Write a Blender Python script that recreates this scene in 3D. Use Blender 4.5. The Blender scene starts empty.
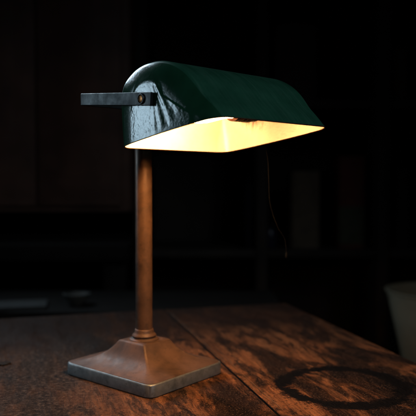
import bpy, bmesh, math, random
from mathutils import Vector, Matrix
R = math.radians
sc = bpy.context.scene
col = sc.collection
random.seed(7)

# ------------------------------------------------------------------ camera, world, lamps, exposure
T = 0.0175                       # thickness of the lamp base; table top is z = 0
CAMH = 0.2503 + T
cam_d = bpy.data.cameras.new('camera'); cam = bpy.data.objects.new('camera', cam_d); col.objects.link(cam)
cam.location = (0, 0, CAMH); cam.rotation_euler = (R(90) - 0.0385, 0, 0)
cam_d.sensor_fit = 'HORIZONTAL'; cam_d.sensor_width = 24; cam_d.lens = 24 * 633.3 / 416
cam_d.clip_start = 0.02; cam_d.clip_end = 60
cam_d.dof.use_dof = True; cam_d.dof.focus_distance = 0.755; cam_d.dof.aperture_fstop = 3.2
sc.camera = cam
sc.render.resolution_x = sc.render.resolution_y = 1024
sc.view_settings.view_transform = 'Standard'; sc.view_settings.look = 'None'
sc.view_settings.exposure = 0; sc.view_settings.gamma = 1

wd = bpy.data.worlds.new('World'); sc.world = wd; wd.use_nodes = True
bg = wd.node_tree.nodes['Background']; bg.inputs[0].default_value = (0.55, 0.7, 1.0, 1); bg.inputs[1].default_value = 0.003

def area(name, loc, target, sx, sy, power, color, spread=180):
    l = bpy.data.lights.new(name, 'AREA'); l.shape = 'RECTANGLE'; l.size = sx; l.size_y = sy
    l.energy = power; l.color = color; l.spread = R(spread)
    o = bpy.data.objects.new(name, l); col.objects.link(o); o.location = loc
    o.rotation_euler = (Vector(target) - Vector(loc)).to_track_quat('-Z', 'Y').to_euler()
    return o
area('window_light', (-1.60, 1.17, 0.52), (-0.15, 0.74, 0.33), 0.28, 0.46, 1.1, (0.58, 0.83, 1.0), 100)
area('rear_window_light', (-1.02, 2.05, 1.20), (0.0, 0.8, 0.1), 0.36, 0.6, 3.0, (0.66, 0.86, 1.0), 90)
area('room_light', (1.1, -0.9, 1.5), (0.0, 0.8, 0.25), 1.0, 0.9, 0.9, (0.74, 0.90, 1.0), 45)

# ------------------------------------------------------------------ material helpers
class NT:
    def __init__(s, name):
        s.m = bpy.data.materials.new(name); s.m.use_nodes = True; s.t = s.m.node_tree; s.n = s.t.nodes
        s.b = s.n['Principled BSDF']
    def node(s, typ, **kw):
        n = s.n.new(typ)
        for k, v in kw.items(): setattr(n, k, v)
        return n
    def link(s, a, b): s.t.links.new(a, b)
    def setin(s, n, k, v):
        if hasattr(v, 'is_output'): s.link(v, n.inputs[k])
        else: n.inputs[k].default_value = v
    def coord(s, scale=(1, 1, 1), loc=(0, 0, 0), rot=(0, 0, 0)):
        tc = s.node('ShaderNodeTexCoord'); mp = s.node('ShaderNodeMapping')
        mp.inputs['Scale'].default_value = scale; mp.inputs['Location'].default_value = loc; mp.inputs['Rotation'].default_value = rot
        s.link(tc.outputs['Object'], mp.inputs['Vector']); return mp.outputs['Vector']
    def noise(s, vec, scale, detail=6, rough=0.6, dist=0.0):
        n = s.node('ShaderNodeTexNoise'); s.link(vec, n.inputs['Vector'])
        n.inputs['Scale'].default_value = scale; n.inputs['Detail'].default_value = detail
        n.inputs['Roughness'].default_value = rough; n.inputs['Distortion'].default_value = dist
        return n.outputs['Fac']
    def ramp(s, fac, stops):
        r = s.node('ShaderNodeValToRGB'); e = r.color_ramp.elements
        while len(e) > 1: e.remove(e[-1])
        for i, (p, c) in enumerate(stops):
            el = e[0] if i == 0 else e.new(p)
            el.position = p
            el.color = (c, c, c, 1) if not hasattr(c, '__len__') else (*c, 1)
        s.link(fac, r.inputs['Fac']); return r.outputs['Color']
    def mix(s, fac, a, b, mode='MIX'):
        n = s.node('ShaderNodeMix', data_type='RGBA', blend_type=mode)
        s.setin(n, 'Factor', fac)
        for k, v in ((6, a), (7, b)):
            if hasattr(v, 'is_output'): s.link(v, n.inputs[k])
            else: n.inputs[k].default_value = (*v, 1)
        return n.outputs[2]
    def math(s, op, a, b=0.0, c=None, clamp=False):
        n = s.node('ShaderNodeMath', operation=op, use_clamp=clamp)
        s.setin(n, 0, a); s.setin(n, 1, b)
        if c is not None: s.setin(n, 2, c)
        return n.outputs[0]
    def bump(s, h, strength=0.3, dist=0.001, prev=None):
        n = s.node('ShaderNodeBump'); n.inputs['Strength'].default_value = strength; n.inputs['Distance'].default_value = dist
        s.link(h, n.inputs['Height'])
        if prev is not None: s.link(prev, n.inputs['Normal'])
        return n.outputs['Normal']
    def out(s, base=None, rough=None, metal=None, normal=None, **kw):
        for k, v in (('Base Color', base), ('Roughness', rough), ('Metallic', metal), ('Normal', normal)):
            if v is None: continue
            if hasattr(v, 'is_output'): s.link(v, s.b.inputs[k])
            else: s.b.inputs[k].default_value = (*v, 1) if hasattr(v, '__len__') else v
        for k, v in kw.items(): s.b.inputs[k.replace('_', ' ')].default_value = v
        return s.m

def mat_green():
    s = NT('green_enamel')
    v = s.coord(); n1 = s.noise(v, 38, 5, .6); n2 = s.noise(v, 900, 3, .6); n3 = s.noise(v, 160, 4, .6)
    # brushed streaks that run round the curve of the shade
    vs = s.coord(scale=(330, 13, 13)); st = s.noise(vs, 1.0, 5, .7)
    base = s.mix(s.ramp(n1, [(.3, 0.0), (.75, 1.0)]), (.014, .078, .044), (.026, .120, .070))
    base = s.mix(s.ramp(st, [(.45, 0.0), (.75, .28)]), base, (.070, .165, .120))
    chips = s.ramp(s.noise(s.coord(loc=(3, 1, 2)), 55, 6, .7), [(.70, 0.0), (.73, 1.0)])
    base = s.mix(chips, base, (.035, .020, .012))
    rough = s.math('ADD', s.ramp(st, [(.35, .24), (.75, .5)]), 0.0)
    h = s.math('ADD', s.math('MULTIPLY', n3, .6), s.math('MULTIPLY', n2, .45))
    nb = s.bump(h, .22, .0012)
    nb = s.bump(st, .05, .0008, nb)
    return s.out(base, rough, 0.0, nb, Coat_Weight=0.3, Coat_Roughness=.12)
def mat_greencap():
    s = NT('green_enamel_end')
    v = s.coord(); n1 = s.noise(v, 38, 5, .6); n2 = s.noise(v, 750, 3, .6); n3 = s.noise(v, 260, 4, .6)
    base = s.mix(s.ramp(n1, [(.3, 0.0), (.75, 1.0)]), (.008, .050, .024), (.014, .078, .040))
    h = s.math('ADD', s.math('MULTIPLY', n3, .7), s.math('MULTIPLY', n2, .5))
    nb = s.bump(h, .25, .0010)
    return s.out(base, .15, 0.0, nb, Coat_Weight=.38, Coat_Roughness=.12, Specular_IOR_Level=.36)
def mat_white():
    s = NT('white_enamel_inside')
    v = s.coord(); n1 = s.noise(v, 25, 5, .6)
    base = s.mix(s.ramp(n1, [(.35, 0.0), (.8, 1.0)]), (.54, .53, .50), (.44, .42, .37))
    chips = s.ramp(s.noise(s.coord(loc=(1, 5, 2)), 70, 5, .7), [(.69, 0.0), (.72, 1.0)])
    base = s.mix(chips, base, (.20, .08, .03))
    # heat scorching of the lining beside the socket
    sx = s.node('ShaderNodeSeparateXYZ'); s.link(v, sx.inputs[0])
    a = s.math('ADD', sx.outputs[1], .122); b = s.math('SUBTRACT', sx.outputs[2], .360)
    d = s.math('SQRT', s.math('ADD', s.math('MULTIPLY', s.math('MULTIPLY', a, a), .8), s.math('MULTIPLY', s.math('MULTIPLY', b, b), 1.6)))
    d = s.math('ADD', d, s.math('MULTIPLY', s.math('SUBTRACT', .095, sx.outputs[0]), .8))
    d = s.math('ADD', d, s.math('MULTIPLY', s.math('SUBTRACT', s.noise(s.coord(scale=(60, 150, 45)), 1.0, 6, .7), .5), .06))
    base = s.mix(s.ramp(d, [(.008, .95), (.028, 0.0)]), base, (.07, .025, .012))
    return s.out(base, .3, 0.0, s.bump(n1, .1, .001))
def mat_rust():
    s = NT('bare_rusty_iron')
    n = s.noise(s.coord(), 300, 5, .7)
    return s.out(s.ramp(n, [(.3, (.030, .014, .008)), (.7, (.14, .055, .025))]), .6, .4)
def mat_bronze(name, a, b, metal=.55, rough=(.32, .5)):
    s = NT(name); v = s.coord()
    n = s.noise(v, 28, 7, .65, .4); f = s.noise(v, 380, 4, .7)
    base = s.ramp(n, [(.34, a), (.62, b)])
    base = s.mix(s.ramp(s.noise(s.coord(loc=(3, 3, 3)), 110, 7, .75), [(.52, 0.0), (.66, .45)]), base, tuple(x * .5 for x in a))
    base = s.mix(s.ramp(f, [(.60, 0.0), (.72, .55)]), base, tuple(x * .4 for x in a))
    r = s.ramp(s.noise(v, 70, 5, .6), [(.3, rough[0]), (.7, rough[1])])
    return s.out(base, r, metal, s.bump(f, .12, .0007))
def mat_iron(name, base=(.02, .021, .024), rough=.38, metal=.6):
    s = NT(name); v = s.coord(); n = s.noise(v, 60, 6, .65); f = s.noise(v, 500, 4, .7)
    c = s.mix(s.ramp(n, [(.3, 0.0), (.75, 1.0)]), base, tuple(x * 1.9 for x in base))
    return s.out(c, s.ramp(n, [(.3, rough * .8), (.7, rough * 1.25)]), metal, s.bump(f, .14, .0006))
def mat_edge():
    s = NT('ground_steel_edge')
    v = s.coord(); n = s.noise(v, 60, 7, .7); st = s.noise(s.coord(scale=(60, 60, 900)), 1.0, 4, .6)
    c = s.ramp(n, [(.3, (.10, .11, .115)), (.55, (.22, .24, .25)), (.8, (.30, .32, .33))])
    c = s.mix(s.ramp(s.noise(v, 140, 6, .75), [(.58, 0.0), (.70, .8)]), c, (.07, .045, .03))
    return s.out(c, s.ramp(st, [(.3, .38), (.7, .55)]), .55, s.bump(st, .12, .0006))
def mat_plain(name, c, rough=.6, metal=0.0, var=.35, scale=30, bump=.15):
    s = NT(name); v = s.coord(); n = s.noise(v, scale, 6, .6)
    col_ = s.mix(s.ramp(n, [(.3, 0.0), (.75, 1.0)]), tuple(x * (1 - var) for x in c), tuple(min(1, x * (1 + var)) for x in c))
    return s.out(col_, rough, metal, s.bump(n, bump, .002))

def mat_table():
    s = NT('worn_table_wood')
    v = s.coord()
    # grain runs along local Y
    g1 = s.noise(s.coord(scale=(55, 5, 55)), 1.0, 8, .68, .7)
    g2 = s.noise(s.coord(scale=(320, 22, 320)), 1.0, 6, .7, .3)
    big = s.noise(s.coord(scale=(12, 5, 12), loc=(.7, .3, 0)), 1.0, 6, .62, .8)
    mid = s.noise(s.coord(scale=(48, 13, 48), loc=(.2, 4, 0)), 1.0, 7, .7, .5)
    spk = s.noise(v, 420, 5, .75)
    c = s.ramp(g1, [(.25, (.08, .028, .013)), (.42, (.25, .090, .036)), (.60, (.46, .185, .076)), (.8, (.62, .30, .14))])
    c = s.mix(s.ramp(g2, [(.40, .55), (.60, 0.0)]), c, (.045, .020, .010))
    # worn, darker stains
    c = s.mix(s.ramp(big, [(.46, 0.0), (.56, .92)]), c, (.008, .0045, .0035))
    c = s.mix(s.ramp(mid, [(.49, 0.0), (.57, .88)]), c, (.008, .0045, .0035))
    # speckles of lost finish
    c = s.mix(s.ramp(spk, [(.56, 0.0), (.64, .6)]), c, (.42, .27, .18))
    c = s.mix(s.ramp(s.noise(s.coord(loc=(7, 2, 0)), 190, 6, .75), [(.55, 0.0), (.62, .9)]), c, (.012, .007, .005))
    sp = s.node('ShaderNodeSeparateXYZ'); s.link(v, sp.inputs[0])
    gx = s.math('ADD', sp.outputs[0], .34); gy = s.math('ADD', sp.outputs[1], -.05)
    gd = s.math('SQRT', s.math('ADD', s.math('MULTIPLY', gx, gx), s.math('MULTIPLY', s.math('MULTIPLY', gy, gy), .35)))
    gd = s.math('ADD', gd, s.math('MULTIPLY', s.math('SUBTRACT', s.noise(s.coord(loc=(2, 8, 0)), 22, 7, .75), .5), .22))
    worn = s.ramp(gd, [(.14, .80), (.30, 0.0)])  # lamp light falling off to the left, painted as a greyer speckled patch
    dim_grey = s.ramp(s.noise(s.coord(loc=(5, 5, 0)), 160, 7, .8), [(.40, (.014, .010, .009)), (.52, (.070, .050, .042)), (.64, (.22, .17, .145))])
    c = s.mix(worn, c, dim_grey)  # worn is the mask of the painted lamp light falloff
    # weaker lamp light towards the far edge, painted as darker wood
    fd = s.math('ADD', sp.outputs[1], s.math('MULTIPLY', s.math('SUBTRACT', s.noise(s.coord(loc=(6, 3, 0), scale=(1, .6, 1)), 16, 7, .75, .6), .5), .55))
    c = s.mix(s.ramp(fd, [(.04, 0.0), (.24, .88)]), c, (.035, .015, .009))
    # scorched ring left by a hot pot
    sx = s.node('ShaderNodeSeparateXYZ'); s.link(v, sx.inputs[0])
    dx = s.math('SUBTRACT', sx.outputs[0], .1226); dy = s.math('SUBTRACT', sx.outputs[1], -.178)
    dist = s.math('SQRT', s.math('ADD', s.math('MULTIPLY', dx, dx), s.math('MULTIPLY', dy, dy)))
    wob = s.math('MULTIPLY', s.math('SUBTRACT', s.noise(s.coord(loc=(4, 4, 0)), 26, 6, .7, .6), .5), .040)
    dist = s.math('ADD', dist, wob)
    ring = s.ramp(s.math('MULTIPLY', dist, 5.0), [(.295, 0.0), (.345, .70), (.385, 1.0), (.43, .75), (.480, 0.0)])
    brk = s.ramp(s.noise(s.coord(loc=(9, 1, 0)), 60, 6, .7), [(.30, .55), (.45, 1.0)])
    rv = s.math('ADD', s.math('MULTIPLY', ring, 1.0), s.math('MULTIPLY', s.math('SUBTRACT', s.noise(s.coord(loc=(9, 1, 0)), 60, 8, .8, .8), .5), 2.4))
    ringf = s.math('MULTIPLY', s.ramp(rv, [(.30, 0.0), (.66, 1.0)]), s.ramp(ring, [(.02, 0.0), (.3, 1.0)]))
    c = s.mix(ringf, c, (.0045, .003, .0025))
    # long pale scratches along the seam
    def scratch(x0, amp, width, y0, y1, k):
        wv = s.math('MULTIPLY', s.math('SINE', s.math('MULTIPLY', sx.outputs[1], k)), amp)
        d = s.math('ABSOLUTE', s.math('SUBTRACT', s.math('SUBTRACT', sx.outputs[0], x0), wv))
        m = s.math('SUBTRACT', 1.0, s.math('DIVIDE', d, width), clamp=True)
        a = s.math('GREATER_THAN', sx.outputs[1], y0); b = s.math('LESS_THAN', sx.outputs[1], y1)
        return s.math('MULTIPLY', s.math('MULTIPLY', m, a), b)
    s1 = scratch(.0145, .004, .0011, -.24, .06, 9.0)
    s2 = scratch(.006, .0006, .0013, -.03, .34, 20.0)
    sc_ = s.math('MULTIPLY', s.math('MAXIMUM', s1, s2), s.ramp(s.noise(v, 90, 4, .7), [(.35, .2), (.55, 1.0)]))
    c = s.mix(s.math('MULTIPLY', sc_, .8), c, (.34, .22, .15))
    dirt = s.math('LESS_THAN', sx.outputs[2], -.0013)
    c = s.mix(dirt, c, (.004, .003, .0025))
    rg = s.ramp(mid, [(.35, .28), (.65, .58)])
    rough = s.mix(ringf, rg, (.5, .5, .5))
    h = s.math('ADD', s.math('MULTIPLY', g1, .5), s.math('MULTIPLY', g2, .5))
    h = s.math('ADD', h, s.math('MULTIPLY', spk, .55))
    h = s.math('ADD', h, s.math('MULTIPLY', mid, .5))
    h = s.math('SUBTRACT', h, s.math('MULTIPLY', sc_, .6))
    return s.out(c, rough, 0.0, s.bump(h, 1.0, .0042), Specular_IOR_Level=.09)

def emis(name, c, st):
    s = NT(name); return s.out((.8, .8, .8), .4, 0.0, None, Emission_Color=(*c, 1), Emission_Strength=st)

# ------------------------------------------------------------------ object helpers
def finish(name, bm, mats, parent=None, smooth=True, angle=40, loc=(0, 0, 0), rot=(0, 0, 0)):
    bmesh.ops.recalc_face_normals(bm, faces=bm.faces[:])
    me = bpy.data.meshes.new(name); bm.to_mesh(me); bm.free()
    for m in (mats if isinstance(mats, (list, tuple)) else [mats]): me.materials.append(m)
    if smooth:
        for p in me.polygons: p.use_smooth = True
        me.set_sharp_from_angle(angle=R(angle))
    o = bpy.data.objects.new(name, me); col.objects.link(o)
    o.location = loc; o.rotation_euler = rot
    if parent: o.parent = parent
    return o
def empty(name, loc=(0, 0, 0), rz=0.0):
    o = bpy.data.objects.new(name, None); col.objects.link(o); o.location = loc; o.rotation_euler = (0, 0, rz)
    o.empty_display_size = .05; return o
def tag(o, label, cat, group=None):
    o['label'] = label; o['category'] = cat
    if group: o['group'] = group
    return o
def box(bm, x0, x1, y0, y1, z0, z1, bevel=0.0, seg=2):
    r = bmesh.ops.create_cube(bm, size=1.0)
    vs = r['verts']
    for v in vs:
        v.co = Vector((x0 + (v.co.x + .5) * (x1 - x0), y0 + (v.co.y + .5) * (y1 - y0), z0 + (v.co.z + .5) * (z1 - z0)))
    if bevel > 0:
        es = {e for v in vs for e in v.link_edges}
        bmesh.ops.bevel(bm, geom=list(es), offset=bevel, segments=seg, profile=.5, affect='EDGES')
def lathe(bm, prof, n=48, mtx=None, cap0=True, cap1=True):
    rings = []
    for r, z in prof:
        ring = []
        for i in range(n):
            a = 2 * math.pi * i / n
            p = Vector((r * math.cos(a), r * math.sin(a), z))
            if mtx: p = mtx @ p
            ring.append(bm.verts.new(p))
        rings.append(ring)
    for a, b in zip(rings, rings[1:]):
        for i in range(n): bm.faces.new((a[i], a[(i + 1) % n], b[(i + 1) % n], b[i]))
    if cap0: bm.faces.new(rings[0][::-1])
    if cap1: bm.faces.new(rings[-1])
def tube(bm, pts, r, n=10):
    pts = [Vector(p) for p in pts]; rings = []
    for i, p in enumerate(pts):
        t = (pts[min(i + 1, len(pts) - 1)] - pts[max(i - 1, 0)]).normalized()
        a = t.cross(Vector((0, 0, 1)));
        if a.length < .1: a = t.cross(Vector((1, 0, 0)))
        a.normalize(); b = t.cross(a)
        rings.append([bm.verts.new(p + r * (math.cos(k * 2 * math.pi / n) * a + math.sin(k * 2 * math.pi / n) * b)) for k in range(n)])
    for q, w in zip(rings, rings[1:]):
        for k in range(n): bm.faces.new((q[k], q[(k + 1) % n], w[(k + 1) % n], w[k]))
    bm.faces.new(rings[0][::-1]); bm.faces.new(rings[-1])
def catmull(P, n):
    P = [Vector(p) for p in P]; P = [2 * P[0] - P[1]] + P + [2 * P[-1] - P[-2]]
    dense = []
    for i in range(1, len(P) - 2):
        for k in range(24):
            t = k / 24; a, b, c, d = P[i - 1:i + 3]
            dense.append(.5 * ((2 * b) + (c - a) * t + (2 * a - 5 * b + 4 * c - d) * t * t + (3 * b - a - 3 * c + d) * t ** 3))
    dense.append(P[-2].copy())
    L = [0]
    for a, b in zip(dense, dense[1:]): L.append(L[-1] + (b - a).length)
    out = []; j = 0
    for k in range(n + 1):
        s = L[-1] * k / n
        while j < len(L) - 2 and L[j + 1] < s: j += 1
        u = (s - L[j]) / max(1e-9, L[j + 1] - L[j]); out.append(dense[j].lerp(dense[j + 1], min(1, max(0, u))))
    return out
def sstep(a, b, x):
    t = min(1, max(0, (x - a) / (b - a))); return t * t * (3 - 2 * t)

# ------------------------------------------------------------------ setting: floor and back wall
bm = bmesh.new(); box(bm, -5, 5, -2.5, 3.6, -.80, -.76)
o = finish('floor', bm, mat_plain('dark_floor_boards', (.05, .035, .025), .6), smooth=False); o['kind'] = 'structure'
bm = bmesh.new(); box(bm, -5, 5, 3.0, 3.1, -.76, 2.2)
o = finish('back_wall', bm, mat_plain('dark_wall_plaster', (.030, .026, .026), .9), smooth=False); o['kind'] = 'structure'

# ------------------------------------------------------------------ table
tab = empty('wooden_table', (.012, .969, 0), R(16))
tag(tab, 'worn dark brown wooden table with a scorched ring and open seam, carrying the lamp', 'table')
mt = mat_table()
bm = bmesh.new()
XR = .279
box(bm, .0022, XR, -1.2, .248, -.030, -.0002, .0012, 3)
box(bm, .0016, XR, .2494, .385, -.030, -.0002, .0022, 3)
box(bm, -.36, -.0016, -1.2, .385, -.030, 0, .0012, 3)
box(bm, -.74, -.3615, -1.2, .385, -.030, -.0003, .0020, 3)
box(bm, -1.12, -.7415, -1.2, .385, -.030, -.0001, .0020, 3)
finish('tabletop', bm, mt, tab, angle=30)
md = mat_plain('dark_table_underside', (.03, .016, .010), .7)
bm = bmesh.new(); box(bm, -1.06, XR - .05, -1.14, .33, -.115, -.0305); finish('apron', bm, md, tab, smooth=False)
for x, y in ((-1.04, -1.12), (-1.04, .31), (XR - .07, -1.12), (XR - .07, .31)):
    bm = bmesh.new(); box(bm, x - .03, x + .03, y - .03, y + .03, -.76, -.1155, .004); finish('leg', bm, md, tab)

# ------------------------------------------------------------------ desk lamp
YB, YS = .8776, .7378
lamp = empty('desk_lamp', (-.09, .8852, 0), YS)
tag(lamp, 'lit banker style desk lamp with glossy dark green metal shade and square bronze base', 'desk lamp')
# lamp local axes: +X = along the shade (away to the right), -Y = forward (m), +Z up
M_bronze = mat_bronze('aged_bronze', (.070, .038, .024), (.150, .078, .046), .25, (.46, .64))
M_edge = mat_edge(); M_iron = mat_iron('blackened_iron', (.008, .0085, .010), .46, .0)
M_iron.node_tree.nodes['Principled BSDF'].inputs['Specular IOR Level'].default_value = .28
M_stem = mat_bronze('aged_brass_tube', (.058, .034, .024), (.160, .086, .052), .35, (.30, .50))
# base (rectangle: local Y size .165, local X size .140), turned a little against the shade
dz = YB - YS
def rrect(hx, hy, r, z, n=8):
    pts = []
    for cx, cy, a0 in ((hx - r, hy - r, 0), (-hx + r, hy - r, 90), (-hx + r, -hy + r, 180), (hx - r, -hy + r, 270)):
        for k in range(n + 1):
            a = R(a0 + 90 * k / n); pts.append(Vector((cx + r * math.cos(a), cy + r * math.sin(a), z)))
    return pts
HX, HY = .0735, .0855
def ringv(bm, pts): return [bm.verts.new(p) for p in pts]
def skin(bm, a, b, mi=0):
    n = len(a)
    for i in range(n):
        f = bm.faces.new((a[i], a[(i + 1) % n], b[(i + 1) % n], b[i])); f.material_index = mi
bm = bmesh.new()
sec = [(HX - .001, HY - .001, .0115, .0004), (HX, HY, .012, .0014), (HX, HY, .012, T - .0022), (HX - .0006, HY - .0006, .012, T - .0010), (HX - .0018, HY - .0018, .012, T - .0003)]
rs = [ringv(bm, rrect(*s_)) for s_ in sec]
for a, b in zip(rs, rs[1:]): skin(bm, a, b)
bm.faces.new(rs[0][::-1]); bm.faces.new(rs[-1])
base = finish('base_plate', bm, M_edge, lamp, rot=(0, 0, dz), angle=35)
bm = bmesh.new()
prof = [(1.0, .0), (.95, .0007), (.88, .0018), (.80, .0032), (.72, .0050), (.64, .0074), (.56, .0106), (.48, .0155), (.42, .0205), (.375, .0252), (.345, .0288), (.325, .0307), (.30, .0315), (.20, .0317)]
rs = []
for k_, h in prof:
    rr = .012 * min(1, k_) if k_ > .4 else .012 * k_ * .75
    hx, hy = (HX - .0018) * k_, (HY - .0018) * k_
    hx = hx if k_ > .6 else hx + (.6 - k_) * .008
    hy = hy if k_ > .6 else hy - (.6 - k_) * .006
    rr = .012 * (1 - sstep(.95, .55, k_) * .72)
    pts = rrect(hx, hy, rr, T - .0003 + .0003 + h)
    rs.append(ringv(bm, pts))
for a, b in zip(rs, rs[1:]): skin(bm, a, b)
bm.faces.new(rs[0][::-1]); bm.faces.new(rs[-1])
foot = finish('base_mound', bm, M_bronze, lamp, rot=(0, 0, dz), angle=60)
# stem
ZT = T + .352
bm = bmesh.new()
lathe(bm, [(.0118, T + .040), (.0118, ZT)], 64)
stem = finish('stem', bm, M_stem, lamp)
bm = bmesh.new()
z0 = T + .0316
lathe(bm, [(.0205, z0), (.0205, z0 + .0008), (.0195, z0 + .0016), (.0165, z0 + .0022), (.0158, z0 + .0030), (.0164, z0 + .0040), (.0170, z0 + .0058), (.0162, z0 + .0074), (.0146, z0 + .0086),
           (.0138, z0 + .0100), (.0134, z0 + .0120), (.0130, z0 + .0140), (.0124, z0 + .0148), (.0116, z0 + .0150)], 64)
finish('collar', bm, M_bronze, stem)
bm = bmesh.new()
lathe(bm, [(.0150, ZT - .016), (.0160, ZT - .014), (.0160, ZT - .003), (.0150, ZT - .001), (.004, ZT)], 48)
finish('top_nut', bm, M_iron, stem)
# bracket: two side arms and the back bar bent from one strip
PH, SH, L = .3581 + T, .3452 + T, .1005
th, wd2 = .0038, .0074
def strip(bm, path, w2, t2):
    """path: centreline points; the strip is w2*2 high and t2 thick (thickness in the horizontal plane)"""
    P = [Vector(p) for p in path]; rings = []
    for i, p in enumerate(P):
        t = (P[min(i + 1, len(P) - 1)] - P[max(i - 1, 0)]).normalized()
        nrm = Vector((-t.y, t.x, 0)).normalized(); up = nrm.cross(t) * -1
        if up.z < 0: up = -up
        b = .0006
        ring = [(-t2 + b, -w2), (t2 - b, -w2), (t2, -w2 + b), (t2, w2 - b), (t2 - b, w2), (-t2 + b, w2), (-t2, w2 - b), (-t2, -w2 + b)]
        rings.append([bm.verts.new(p + nrm * a + up * c) for a, c in ring])
    for a, c in zip(rings, rings[1:]): skin(bm, a, c)
    bm.faces.new(rings[0][::-1]); bm.faces.new(rings[-1])
path = []
ME = .1515
def arm_z(m): return PH + (SH - PH) * m / .1395
rb = .008
pts = [(-L, -ME), (-L, -.12), (-L, -.08), (-L, -.04), (-L, -rb)]
for k in range(1, 8):
    a = R(180 - 90 * k / 8); pts.append((-L + rb + rb * math.cos(a), -rb + rb * math.sin(a)))
pts += [(-L + rb, 0), (-.05, 0), (0, 0)]
full = pts + [(-x, y) for x, y in pts[-2::-1]]
bm = bmesh.new(); strip(bm, [(x, y, arm_z(-y)) for x, y in full], wd2, th / 2)
brk = finish('bracket', bm, M_iron, lamp, angle=30)
# pivot screws
M_brass = mat_bronze('worn_brass', (.30, .10, .03), (.60, .25, .07), .9, (.25, .4))
for sgn in (-1, 1):
    mtx = Matrix.Translation((sgn * (L + th / 2), -.1350, SH + .0003)) @ Matrix.Rotation(sgn * R(90), 4, 'Y')
    bm = bmesh.new(); lathe(bm, [(.0062, -.0002), (.0062, .0010), (.0056, .0018), (.0048, .0018), (.0042, .0006)], 40, mtx)
    sw = finish('washer', bm, M_iron, brk)
    bm = bmesh.new(); lathe(bm, [(.0041, .0), (.0041, .0010), (.0036, .0014), (.0020, .0009), (.0004, .0007)], 32, mtx)
    finish('screw', bm, M_brass, brk)

# ---- shade
RA, RD = Vector((.0712, .2938 + T)), Vector((.2510, .3180 + T))
ctrl = [(.0712, .2938), (.0695, .312), (.0696, .332), (.0725, .3530), (.0808, .3700), (.0985, .3812), (.1170, .3868), (.1370, .3883), (.1560, .3870), (.1760, .3815), (.1950, .3715), (.2110, .3580), (.2250, .3430), (.2385, .3310), (.2510, .3180)]
NP = 120
PR = [p + Vector((0, T)) for p in catmull(ctrl, NP)]
ch = (RD - RA).normalized(); chn = Vector((-ch.y, ch.x))
LS = .0975
def inward(i):
    a, b = PR[max(0, i - 1)], PR[min(NP, i + 1)]
    t = (b - a).normalized(); n = Vector((t.y, -t.x))
    u = i / NP
    # at the rim the offset stays in the opening plane
    k = max(1 - sstep(0, .12, u), sstep(.86, 1.0, u))
    nn = n - chn * (n @ chn) * k
    return nn.normalized() if nn.length > 1e-4 else n
IN = [inward(i) for i in range(NP + 1)]
def fr(i):
    u = i / NP
    return .016 + .010 * sstep(.12, .45, u) - .004 * sstep(.75, 1, u)
def fx(i):
    u = i / NP
    return .025 - .014 * sstep(.0, .25, u) + .009 * sstep(.75, 1, u)
from mathutils import noise as mnoise
def capdisp(p):
    """raised, hammered field round the pivot with fan shaped folds"""
    m, h = p.x, p.y - T
    dx, dy = m - .137, h - .3405
    e = math.hypot(dx / 1.06, max(dy, 0) / .98)
    t = (m - .137) / (.219 - .137)
    top = .3655 - (.3655 - .3215) * max(0, t) ** .9; bot = .2985 + (.3165 - .2985) * max(0, t)
    rimd = abs((Vector((m, h + T)) - RA) @ chn)          # distance from the rim
    fin = sstep(.002, .008, rimd)
    f1 = sstep(.0315, .0275, e) * sstep(-.012, .010, dy)
    f2, dw = 0, 1.0
    if 0 < t < 1:
        f2 = sstep(.0, .2, t) * sstep(-.0010, .0020, top - h) * sstep(1.0, .9, t)
        dw = max(0, h - top)
    f = max(f1, f2)
    if t >= 1: dw = max(max(0, h - top), 0)
    dout = min(max(0, e - .030), dw) if t > 0 else max(0, e - .030)
    dd = .022 * (1 - math.exp(-dout / .022))
    slope = -8.5 * dd * dd
    ang = math.atan2(h - .3790, m - .1400)
    rad = math.hypot(h - .3790, m - .1400)
    w_ = sstep(.148, .158, m) * sstep(.012, .03, rad) * sstep(.090, .065, rad)
    rp = (math.sin(ang * 27 + .9 + 18 * rad) * .00034 + math.sin(ang * 11 - 40 * rad) * .00014) * w_
    q = Vector((m * 190, h * 130, 2.0)); q2 = Vector((m * 420, h * 420, 9.0))
    hm = (mnoise.noise(q) * .00009 + mnoise.noise(q2) * .00012 + mnoise.noise(q2 * 2.1) * .00006) * sstep(0, .006, rimd) * (1 - sstep(.0, .004, dout))
    return f * (.0007 + .72 * rp * fin) + hm + slope
def cap_tilt(p):
    # the end plate is slightly domed
    dx, dy = p.x - .168, p.y - T - .333
    return -.55 * (dx * dx + dy * dy) - .25 * max(0, .135 - p.x) ** 2
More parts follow.
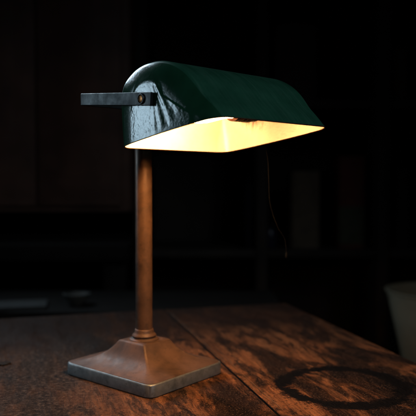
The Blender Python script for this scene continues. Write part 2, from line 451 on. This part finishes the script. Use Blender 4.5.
def build_shade():
    bm = bmesh.new(); K = 14
    cols = []       # rings along the shade from -X cap rim to +X cap rim
    def ring(off, s): return [bm.verts.new((s, -(PR[i] + IN[i] * off(i)).x, (PR[i] + IN[i] * off(i)).y)) for i in range(NP + 1)]
    def ringS(sgn, th_):
        out = []
        for i in range(NP + 1):
            q = PR[i] + IN[i] * (fr(i) * (1 - math.cos(th_)))
            s = LS - fx(i) * (1 - math.sin(th_))
            s += (capdisp(q) + cap_tilt(q)) * math.sin(th_)
            out.append(bm.verts.new((sgn * s, -q.x, q.y)))
        return out
    left = [ringS(-1, R(90) * k / K) for k in range(K, -1, -1)]
    body = []
    for k in range(1, 24):
        t = k / 24
        out = []
        for i in range(NP + 1):
            s = (-1 + 2 * t) * (LS - fx(i))
            out.append(bm.verts.new((s, -PR[i].x, PR[i].y)))
        body.append(out)
    right = [ringS(1, R(90) * k / K) for k in range(0, K + 1)]
    allr = left + body + right
    for j_, (a, b) in enumerate(zip(allr, allr[1:])):
        end = j_ < K - 4 or j_ >= len(allr) - 1 - (K - 4)
        for i in range(NP): bm.faces.new((a[i], a[i + 1], b[i + 1], b[i])).material_index = 3 if end else 0
    for sgn, r0 in ((-1, left[0]), (1, right[-1])):
        q0 = [PR[i] + IN[i] * fr(i) for i in range(NP + 1)]
        A_, D_ = q0[0], q0[-1]
        prev = r0; NR = 70
        for j in range(1, NR + 1):
            t = j / NR; cur = []
            for i in range(NP + 1):
                tt = A_.lerp(D_, i / NP); q = q0[i].lerp(tt, t)
                s = LS + capdisp(q) + cap_tilt(q)
                cur.append(r0[i] if i in (0, NP) else bm.verts.new((sgn * s, -q.x, q.y)))
            for i in range(NP):
                vs = []
                for v in (prev[i], prev[i + 1], cur[i + 1], cur[i]):
                    if v not in vs: vs.append(v)
                if len(vs) > 2:
                    f = bm.faces.new(vs); f.material_index = 3
            prev = cur
    return bm
bm = build_shade()
MG, MW, MR, MC = mat_green(), mat_white(), mat_rust(), mat_greencap()
bmesh.ops.recalc_face_normals(bm, faces=bm.faces[:])
# make sure normals point outward
f0 = max(bm.faces, key=lambda f: f.calc_center_median().z)
if f0.normal.z < 0: bmesh.ops.reverse_faces(bm, faces=bm.faces[:])
# inner skin and rim built by hand (real thickness)
bm.normal_update()
outer = list(bm.verts); ofaces = list(bm.faces); bedges = [e for e in bm.edges if len(e.link_faces) == 1]
inner = {}
for v in outer:
    n = v.normal.copy(); 
    inner[v] = None
co_in = {v: v.co - v.normal * .0014 for v in outer}
for e in bedges:
    for v in e.verts:
        n = v.normal - Vector((0, -chn.x, chn.y)) * v.normal.dot(Vector((0, -chn.x, chn.y)))
        if n.length > 1e-3: co_in[v] = v.co - n.normalized() * .0014
for v in outer: inner[v] = bm.verts.new(co_in[v])
for f in ofaces:
    g = bm.faces.new([inner[v] for v in reversed(f.verts)]); g.material_index = 1
for e in bedges:
    a, b = e.verts
    g = bm.faces.new((a, b, inner[b], inner[a])); g.material_index = 2
me = bpy.data.meshes.new('shade'); bm.to_mesh(me); 
rim_loop = None
# ordered rim loop for the rolled bead
adj = {}
for e in bedges:
    adj.setdefault(e.verts[0], []).append(e.verts[1]); adj.setdefault(e.verts[1], []).append(e.verts[0])
st = bedges[0].verts[0]; loop = [st]; prv = None; cur = st
while True:
    nx = [w for w in adj[cur] if w is not prv]
    if not nx: break
    prv, cur = cur, nx[0]
    if cur is st: break
    loop.append(cur)
loop = [(v.co.copy(), v.normal.copy()) for v in loop]
bm.free()
for m in (MG, MW, MR, MC): me.materials.append(m)
for p in me.polygons: p.use_smooth = True
me.set_sharp_from_angle(angle=R(50))
shade = bpy.data.objects.new('shade', me); col.objects.link(shade); shade.parent = lamp
# rolled rim bead with rust
bm = bmesh.new(); N = len(loop); rings = []
cen = sum((c for c, n in loop), Vector()) / N
for i in range(0, N):
    p = loop[i][0]; t = (loop[(i + 1) % N][0] - loop[i - 1][0])
    if t.length < 1e-7: continue
    t.normalize(); up = Vector((0, -chn.x, chn.y)); side = t.cross(up).normalized()
    if side.dot(p - cen) < 0: side = -side
    c = p - side * .0007
    rings.append([bm.verts.new(c + side * (.00075 * math.cos(a)) + up * (.00075 * math.sin(a))) for a in [k * math.pi / 4 for k in range(8)]])
for a, b in zip(rings, rings[1:] + rings[:1]): skin(bm, a, b)
finish('rim', bm, MR, shade)
# bulb and socket (axis along the shade)
BM, BH = .163, .3425 + T
def axm(x, sg=1): return Matrix.Translation((x, -BM, BH)) @ Matrix.Rotation(R(90) * sg, 4, 'Y')
bm = bmesh.new()
lathe(bm, [(.004, -.078), (.013, -.0755), (.019, -.069), (.0220, -.058), (.0225, -.046), (.0210, -.034), (.0175, -.020), (.0145, -.008), (.0130, .002), (.0130, .010)], 40, axm(.007))
bulb = finish('bulb', bm, emis('glowing_bulb_glass', (1.0, .50, .18), 108.0), lamp)
bm = bmesh.new()
pf = [(.0135, .004)]
for k in range(5): pf += [(.0165, .006 + k * .0060), (.0165, .0086 + k * .0060), (.0140, .0096 + k * .0060), (.0140, .0116 + k * .0060)]
pf += [(.0150, .036), (.0150, .043), (.009, .048)]
lathe(bm, pf, 40, axm(.008)); socket = finish('socket', bm, mat_iron('dark_bakelite', (.022, .010, .008), .35, .1), lamp, angle=30)
bm = bmesh.new(); lathe(bm, [(.006, .0555), (.006, LS - .0018)], 20, axm(0)); finish('socket_arm', bm, M_iron, socket)
# thin pull string hanging from the far end of the shade
def w2l(x, y, z):
    p = Matrix.Translation(lamp.location) @ Matrix.Rotation(YS, 4, 'Z'); return p.inverted() @ Vector((x, y, z))
cord_w = [(.078, .872, .322), (.083, .88, .300), (.0845, .88, .270), (.0855, .88, .245), (.0905, .882, .225), (.0985, .884, .205), (.1075, .886, .190), (.110, .886, .172)]
def catm3(P, per=8):
    P = [2 * P[0] - P[1]] + P + [2 * P[-1] - P[-2]]; out = []
    for i in range(1, len(P) - 2):
        for k in range(per):
            t = k / per; a, b, c, d = P[i - 1:i + 3]
            out.append(.5 * ((2 * b) + (c - a) * t + (2 * a - 5 * b + 4 * c - d) * t * t + (3 * b - a - 3 * c + d) * t ** 3))
    out.append(P[-2]); return out
M_cord = mat_plain('black_cord_fabric', (.006, .006, .006), .95); M_cord.node_tree.nodes['Principled BSDF'].inputs['Specular IOR Level'].default_value = .1
bm = bmesh.new(); tube(bm, catm3([w2l(*p) for p in cord_w]), .0004, 8)
pull = finish('pull_string', bm, M_cord, lamp)
e_ = w2l(.110, .886, .172)
bm = bmesh.new(); lathe(bm, [(.0005, 0), (.0013, -.0015), (.0018, -.005), (.0014, -.008), (.0005, -.009)], 16, Matrix.Translation(e_))
finish('pull_knob', bm, M_cord, pull)

# flakes of dark bark lying on the left of the table
def chip(x, y, l, w_, rz, label):
    bm = bmesh.new(); top, bot = [], []
    n = 14
    for k in range(n):
        a_ = 2 * math.pi * k / n; r_ = 1 + random.uniform(-.28, .28)
        top.append(bm.verts.new((l * r_ * math.cos(a_), w_ * r_ * math.sin(a_), .0024 + random.uniform(-.0006, .0008))))
        bot.append(bm.verts.new((l * r_ * math.cos(a_) * .9, w_ * r_ * math.sin(a_) * .9, .0002)))
    skin(bm, bot, top); c_ = bm.verts.new((0, 0, .0042))
    for k in range(n): bm.faces.new((top[k], top[(k + 1) % n], c_))
    bm.faces.new(bot[::-1])
    p = Matrix.Translation((.012, .969, 0)) @ Matrix.Rotation(R(16), 4, 'Z') @ Vector((x, y, 0))
    o_ = finish('bark_flake', bm, mat_plain('dark_bark', (.014, .010, .008), .9), smooth=False, loc=p, rot=(0, 0, R(rz)))
    tag(o_, label, 'bark flake', 'flakes on the table')
chip(-.313, .048, .011, .006, 20, 'small black flake lying near the left border of the table')
chip(-.332, .118, .008, .004, -30, 'tiny black flake at the left border, farther back on the table')

# ------------------------------------------------------------------ background
M_dw = mat_plain('dark_red_brown_wood', (.12, .055, .038), .55, var=.45, scale=6)
M_sh = mat_plain('dark_shelf_wood', (.0085, .0062, .0050), .8, var=.4, scale=8)
def px(x, y, depth):    # a point seen at photo pixel (x, y) at a given distance
    X = (x - 208) / 633.3; U = -(y - 208) / 633.3; c, s = math.cos(.0385), math.sin(.0385)
    t = depth / (c + U * s); return Vector((X * t, depth, CAMH + (-s + U * c) * t))
# cabinet on the left with plank doors
cab = empty('wall_cabinet', (-1.05, 2.3, 0)); tag(cab, 'dark reddish brown wooden cupboard filling the left background', 'cupboard')
a = px(130, 212, 2.2); cz = a.z; cxr = a.x + 1.05
bm = bmesh.new(); box(bm, -.75, cxr, -.08, .35, cz, 1.6, .004); finish('carcass', bm, M_dw, cab)
e = px(36, 100, 2.2).x + 1.05
for x0, x1 in ((e - .42, e - .004), (e + .004, cxr - .03)):
    bm = bmesh.new(); box(bm, x0, x1, -.100, -.0805, cz + .02, 1.55, .004)
    dr = finish('door', bm, M_dw, cab)
    bm = bmesh.new(); box(bm, x0 + .07, x1 - .07, -.1020, -.1005, cz + .12, 1.40, .001); finish('panel', bm, M_dw, dr)
# workbench under it
be = empty('workbench', (-.6, 2.1, 0)); tag(be, 'dark bench with a thick front board, low behind the table on the left', 'bench')
zt = px(60, 246, 1.95).z; zb = px(60, 262, 1.95).z
M_sh.node_tree.nodes['Principled BSDF'].inputs['Specular IOR Level'].default_value = .15
bm = bmesh.new(); box(bm, -1.3, .35, -.12, .5, zb, zt, .004); finish('top_board', bm, M_sh, be)
for x in (-1.25, .3):
    bm = bmesh.new(); box(bm, x - .035, x + .035, -.08, -.01, -.76, zb, .003); finish('leg', bm, M_sh, be)
    bm = bmesh.new(); box(bm, x - .035, x + .035, .40, .47, -.76, zb, .003); finish('leg', bm, M_sh, be)
# bookcase on the right
M_dark = M_sh
M_sh = mat_plain('bookcase_wood', (.040, .028, .021), .7, var=.5, scale=5)
sv = empty('bookcase', (.75, 2.45, 0)); tag(sv, 'tall dark open bookcase behind the lamp shade', 'bookcase')
D0 = 2.4
def X(p): return px(p, 100, D0).x - .75
def Z(p): return px(200, p, D0).z
for p in (140, 262, 384, 520):
    bm = bmesh.new(); box(bm, X(p) - .022, X(p) + .022, -.06, .35, -.76, 1.5, .003); finish('upright', bm, M_sh, sv)
for (p0, p1) in ((140, 262), (262, 384), (384, 520)):
    for zc in (Z(250), Z(100), Z(-40), Z(400)):
        bm = bmesh.new(); box(bm, X(p0) + .0225, X(p1) - .0225, -.05, .34, zc - .03, zc, .003); finish('shelf', bm, M_sh, sv)
bm = bmesh.new(); box(bm, X(140), X(520), .352, .37, -.76, 1.5); finish('back_panel', bm, M_sh, sv, smooth=False)
# books and things on the shelves
def book(p0, p1, ptop, shelf, c, label, stripes=()):
    x0, x1 = px(p0, 100, D0 + .03).x, px(p1, 100, D0 + .03).x
    zb_ = Z(shelf); zt_ = px(200, ptop, D0 + .03).z
    r = empty('book', ((x0 + x1) / 2, 2.47, zb_)); w = (x1 - x0) / 2; h = zt_ - zb_
    tag(r, label, 'book', 'books on the bookcase')
    m_ = mat_plain('book_cloth', tuple(x * k_ for x, k_ in zip(c, (1.35, 1.1, .9))), .7, var=.3, scale=20)
    bm = bmesh.new()
    box(bm, -w, -w + .003, 0, .17, 0, h, .0008); box(bm, w - .003, w, 0, .17, 0, h, .0008)
    # rounded spine
    n = 8; A, B = [], []
    for k in range(n + 1):
        a_ = math.pi * k / n; xx = -w * math.cos(a_); yy = -.010 * math.sin(a_)
        A.append(bm.verts.new((xx, yy, 0))); B.append(bm.verts.new((xx, yy, h)))
    for k in range(n): bm.faces.new((A[k], A[k + 1], B[k + 1], B[k]))
    bm.faces.new(A[::-1]); bm.faces.new(B)
    cv = finish('cover', bm, m_, r)
    bm = bmesh.new(); box(bm, -w + .0035, w - .0035, .001, .165, .003, h - .004); finish('pages', bm, M_pg, r, smooth=False)
    for z_, hh, c2 in stripes:
        bm = bmesh.new(); A, B = [], []
        for k in range(n + 1):
            a_ = math.pi * k / n; A.append(bm.verts.new((-(w + .0006) * math.cos(a_), -.0112 * math.sin(a_), h * z_))); B.append(bm.verts.new((-(w + .0006) * math.cos(a_), -.0112 * math.sin(a_), h * (z_ + hh))))
        for k in range(n): bm.faces.new((A[k], A[k + 1], B[k + 1], B[k]))
        bm.faces.new(A[::-1]); bm.faces.new(B)
        finish('spine_label', bm, mat_plain('spine_label_paper', c2, .7), cv)
M_pg = mat_plain('paper_pages', (.25, .22, .16), .8)
book(293, 322, 171, 250, (.16, .14, .11), 'wide grey brown book standing on the middle shelf right of the shade tip')
book(342, 368, 156, 250, (.16, .045, .032), 'tall dark red book with an olive spine label, right of the grey book', [(.04, .42, (.13, .12, .065))])
book(400, 414, 168, 250, (.035, .03, .03), 'thin nearly black book at the right end of the middle shelf')
book(276, 318, 22, 100, (.05, .045, .045), 'thick grey black book on the top shelf above the shade tip')
book(396, 410, 46, 100, (.09, .075, .06), 'pale brown book high on the top shelf at the right border')
def jar(p, ptop, pw, shelf, label, c):
    q = px(p, 100, D0); r_ = pw / 633.3 * D0; zb_ = Z(shelf); h = px(200, ptop, D0).z - zb_
    t_ = empty('glass_jar', (q.x, 2.47, zb_)); tag(t_, label, 'jar', 'jars on the bookcase')
    bm = bmesh.new(); lathe(bm, [(r_ * .9, 0), (r_, .004), (r_, h * .72), (r_ * .72, h * .86)], 28)
    finish('jar_body', bm, NT_glass(c), t_)
    bm = bmesh.new(); lathe(bm, [(r_ * .78, h * .86), (r_ * .8, h * .88), (r_ * .8, h), (r_ * .6, h + .002)], 28); finish('lid', bm, M_iron, t_)
def NT_glass(c):
    s = NT('blue_grey_glazed_jar'); return s.out(c, .22, 0.0)
jar(252, 176, 7, 250, 'slim tall blue grey jar just under the shade on the shelf', (.02, .022, .034))
jar(272, 226, 7, 250, 'small squat blue grey jar beside the upright on the shelf', (.03, .032, .055))

# pail on a stool, right border behind the table
st_top = -.31
stool = empty('stool', (.71, 1.92, -.76)); tag(stool, 'dark wooden stool behind the table carrying the pale pail', 'stool')
bm = bmesh.new(); lathe(bm, [(.15, .415), (.16, .420), (.16, .445), (.15, .45)], 40); finish('seat', bm, M_dw, stool)
for k in range(4):
    a_ = R(45 + 90 * k); bm = bmesh.new(); tube(bm, [(.12 * math.cos(a_), .12 * math.sin(a_), .415), (.17 * math.cos(a_), .17 * math.sin(a_), 0)], .015, 10); finish('leg', bm, M_dw, stool)
pail = empty('pail', (.71, 1.92, st_top)); tag(pail, 'blurred pale grey pail at the right border behind the table', 'pail')
bm = bmesh.new()
hh = px(400, 300, 1.76).z - st_top
lathe(bm, [(.100, 0), (.104, .003), (.160, hh - .004), (.165, hh - .002), (.165, hh), (.160, hh + .001), (.157, hh - .003), (.102, .006)], 56, None, True, True)
finish('pail_body', bm, mat_plain('pale_enamel', (.36, .325, .235), .5, var=.12, scale=14), pail)
bm = bmesh.new(); tube(bm, [(.167 * math.cos(R(a_)), .167 * math.sin(R(a_)) * .9, hh - .012 + (-.10) * math.sin(R(a_)) * .6) for a_ in range(180, -1, -12)], .002, 8)
finish('handle', bm, M_iron, pail)

# low ledge behind the table with dim pale things on it
M_sh = M_dark
lg = empty('low_ledge', (-.42, 1.75, 0)); tag(lg, 'dark low ledge just behind the table, holding the pale bowl', 'ledge')
zl = px(70, 306, 1.7).z
bm = bmesh.new(); box(bm, -.7, .62, -.13, .20, zl - .035, zl, .004); finish('ledge_board', bm, M_sh, lg)
for x in (-.66, .58):
    bm = bmesh.new(); box(bm, x - .03, x + .03, -.1, .17, -.76, zl - .0355, .003); finish('ledge_side', bm, M_sh, lg)
q = px(77, 300, 1.72); bw = empty('small_bowl', (q.x, 1.72, zl)); tag(bw, 'small greenish grey bowl blurred behind the left of the table', 'bowl')
bm = bmesh.new(); lathe(bm, [(.014, 0), (.016, .003), (.030, .016), (.036, .030), (.035, .0305), (.028, .017), (.012, .006)], 36); finish('bowl_body', bm, mat_plain('grey_green_glaze', (.05, .05, .045), .6), bw)
bm = bmesh.new(); lathe(bm, [(.0355, .0285), (.0372, .0300), (.0372, .0315), (.0352, .0320)], 36, None, False, False); finish('bowl_rim', bm, mat_plain('grey_green_rim', (.06, .06, .054), .6), bw)
q = px(14, 306, 1.68); pp = empty('paper_stack', (q.x, 1.68, zl), R(12)); tag(pp, 'flat grey stack of paper at the left border behind the table', 'paper')
bm = bmesh.new()
for k in range(5): box(bm, -.085 + random.uniform(-.003, .003), .085 + random.uniform(-.003, .003), -.05, .05, k * .002, k * .002 + .0018)
finish('sheets', bm, mat_plain('old_grey_paper', (.024, .023, .022), .8), pp, smooth=False)
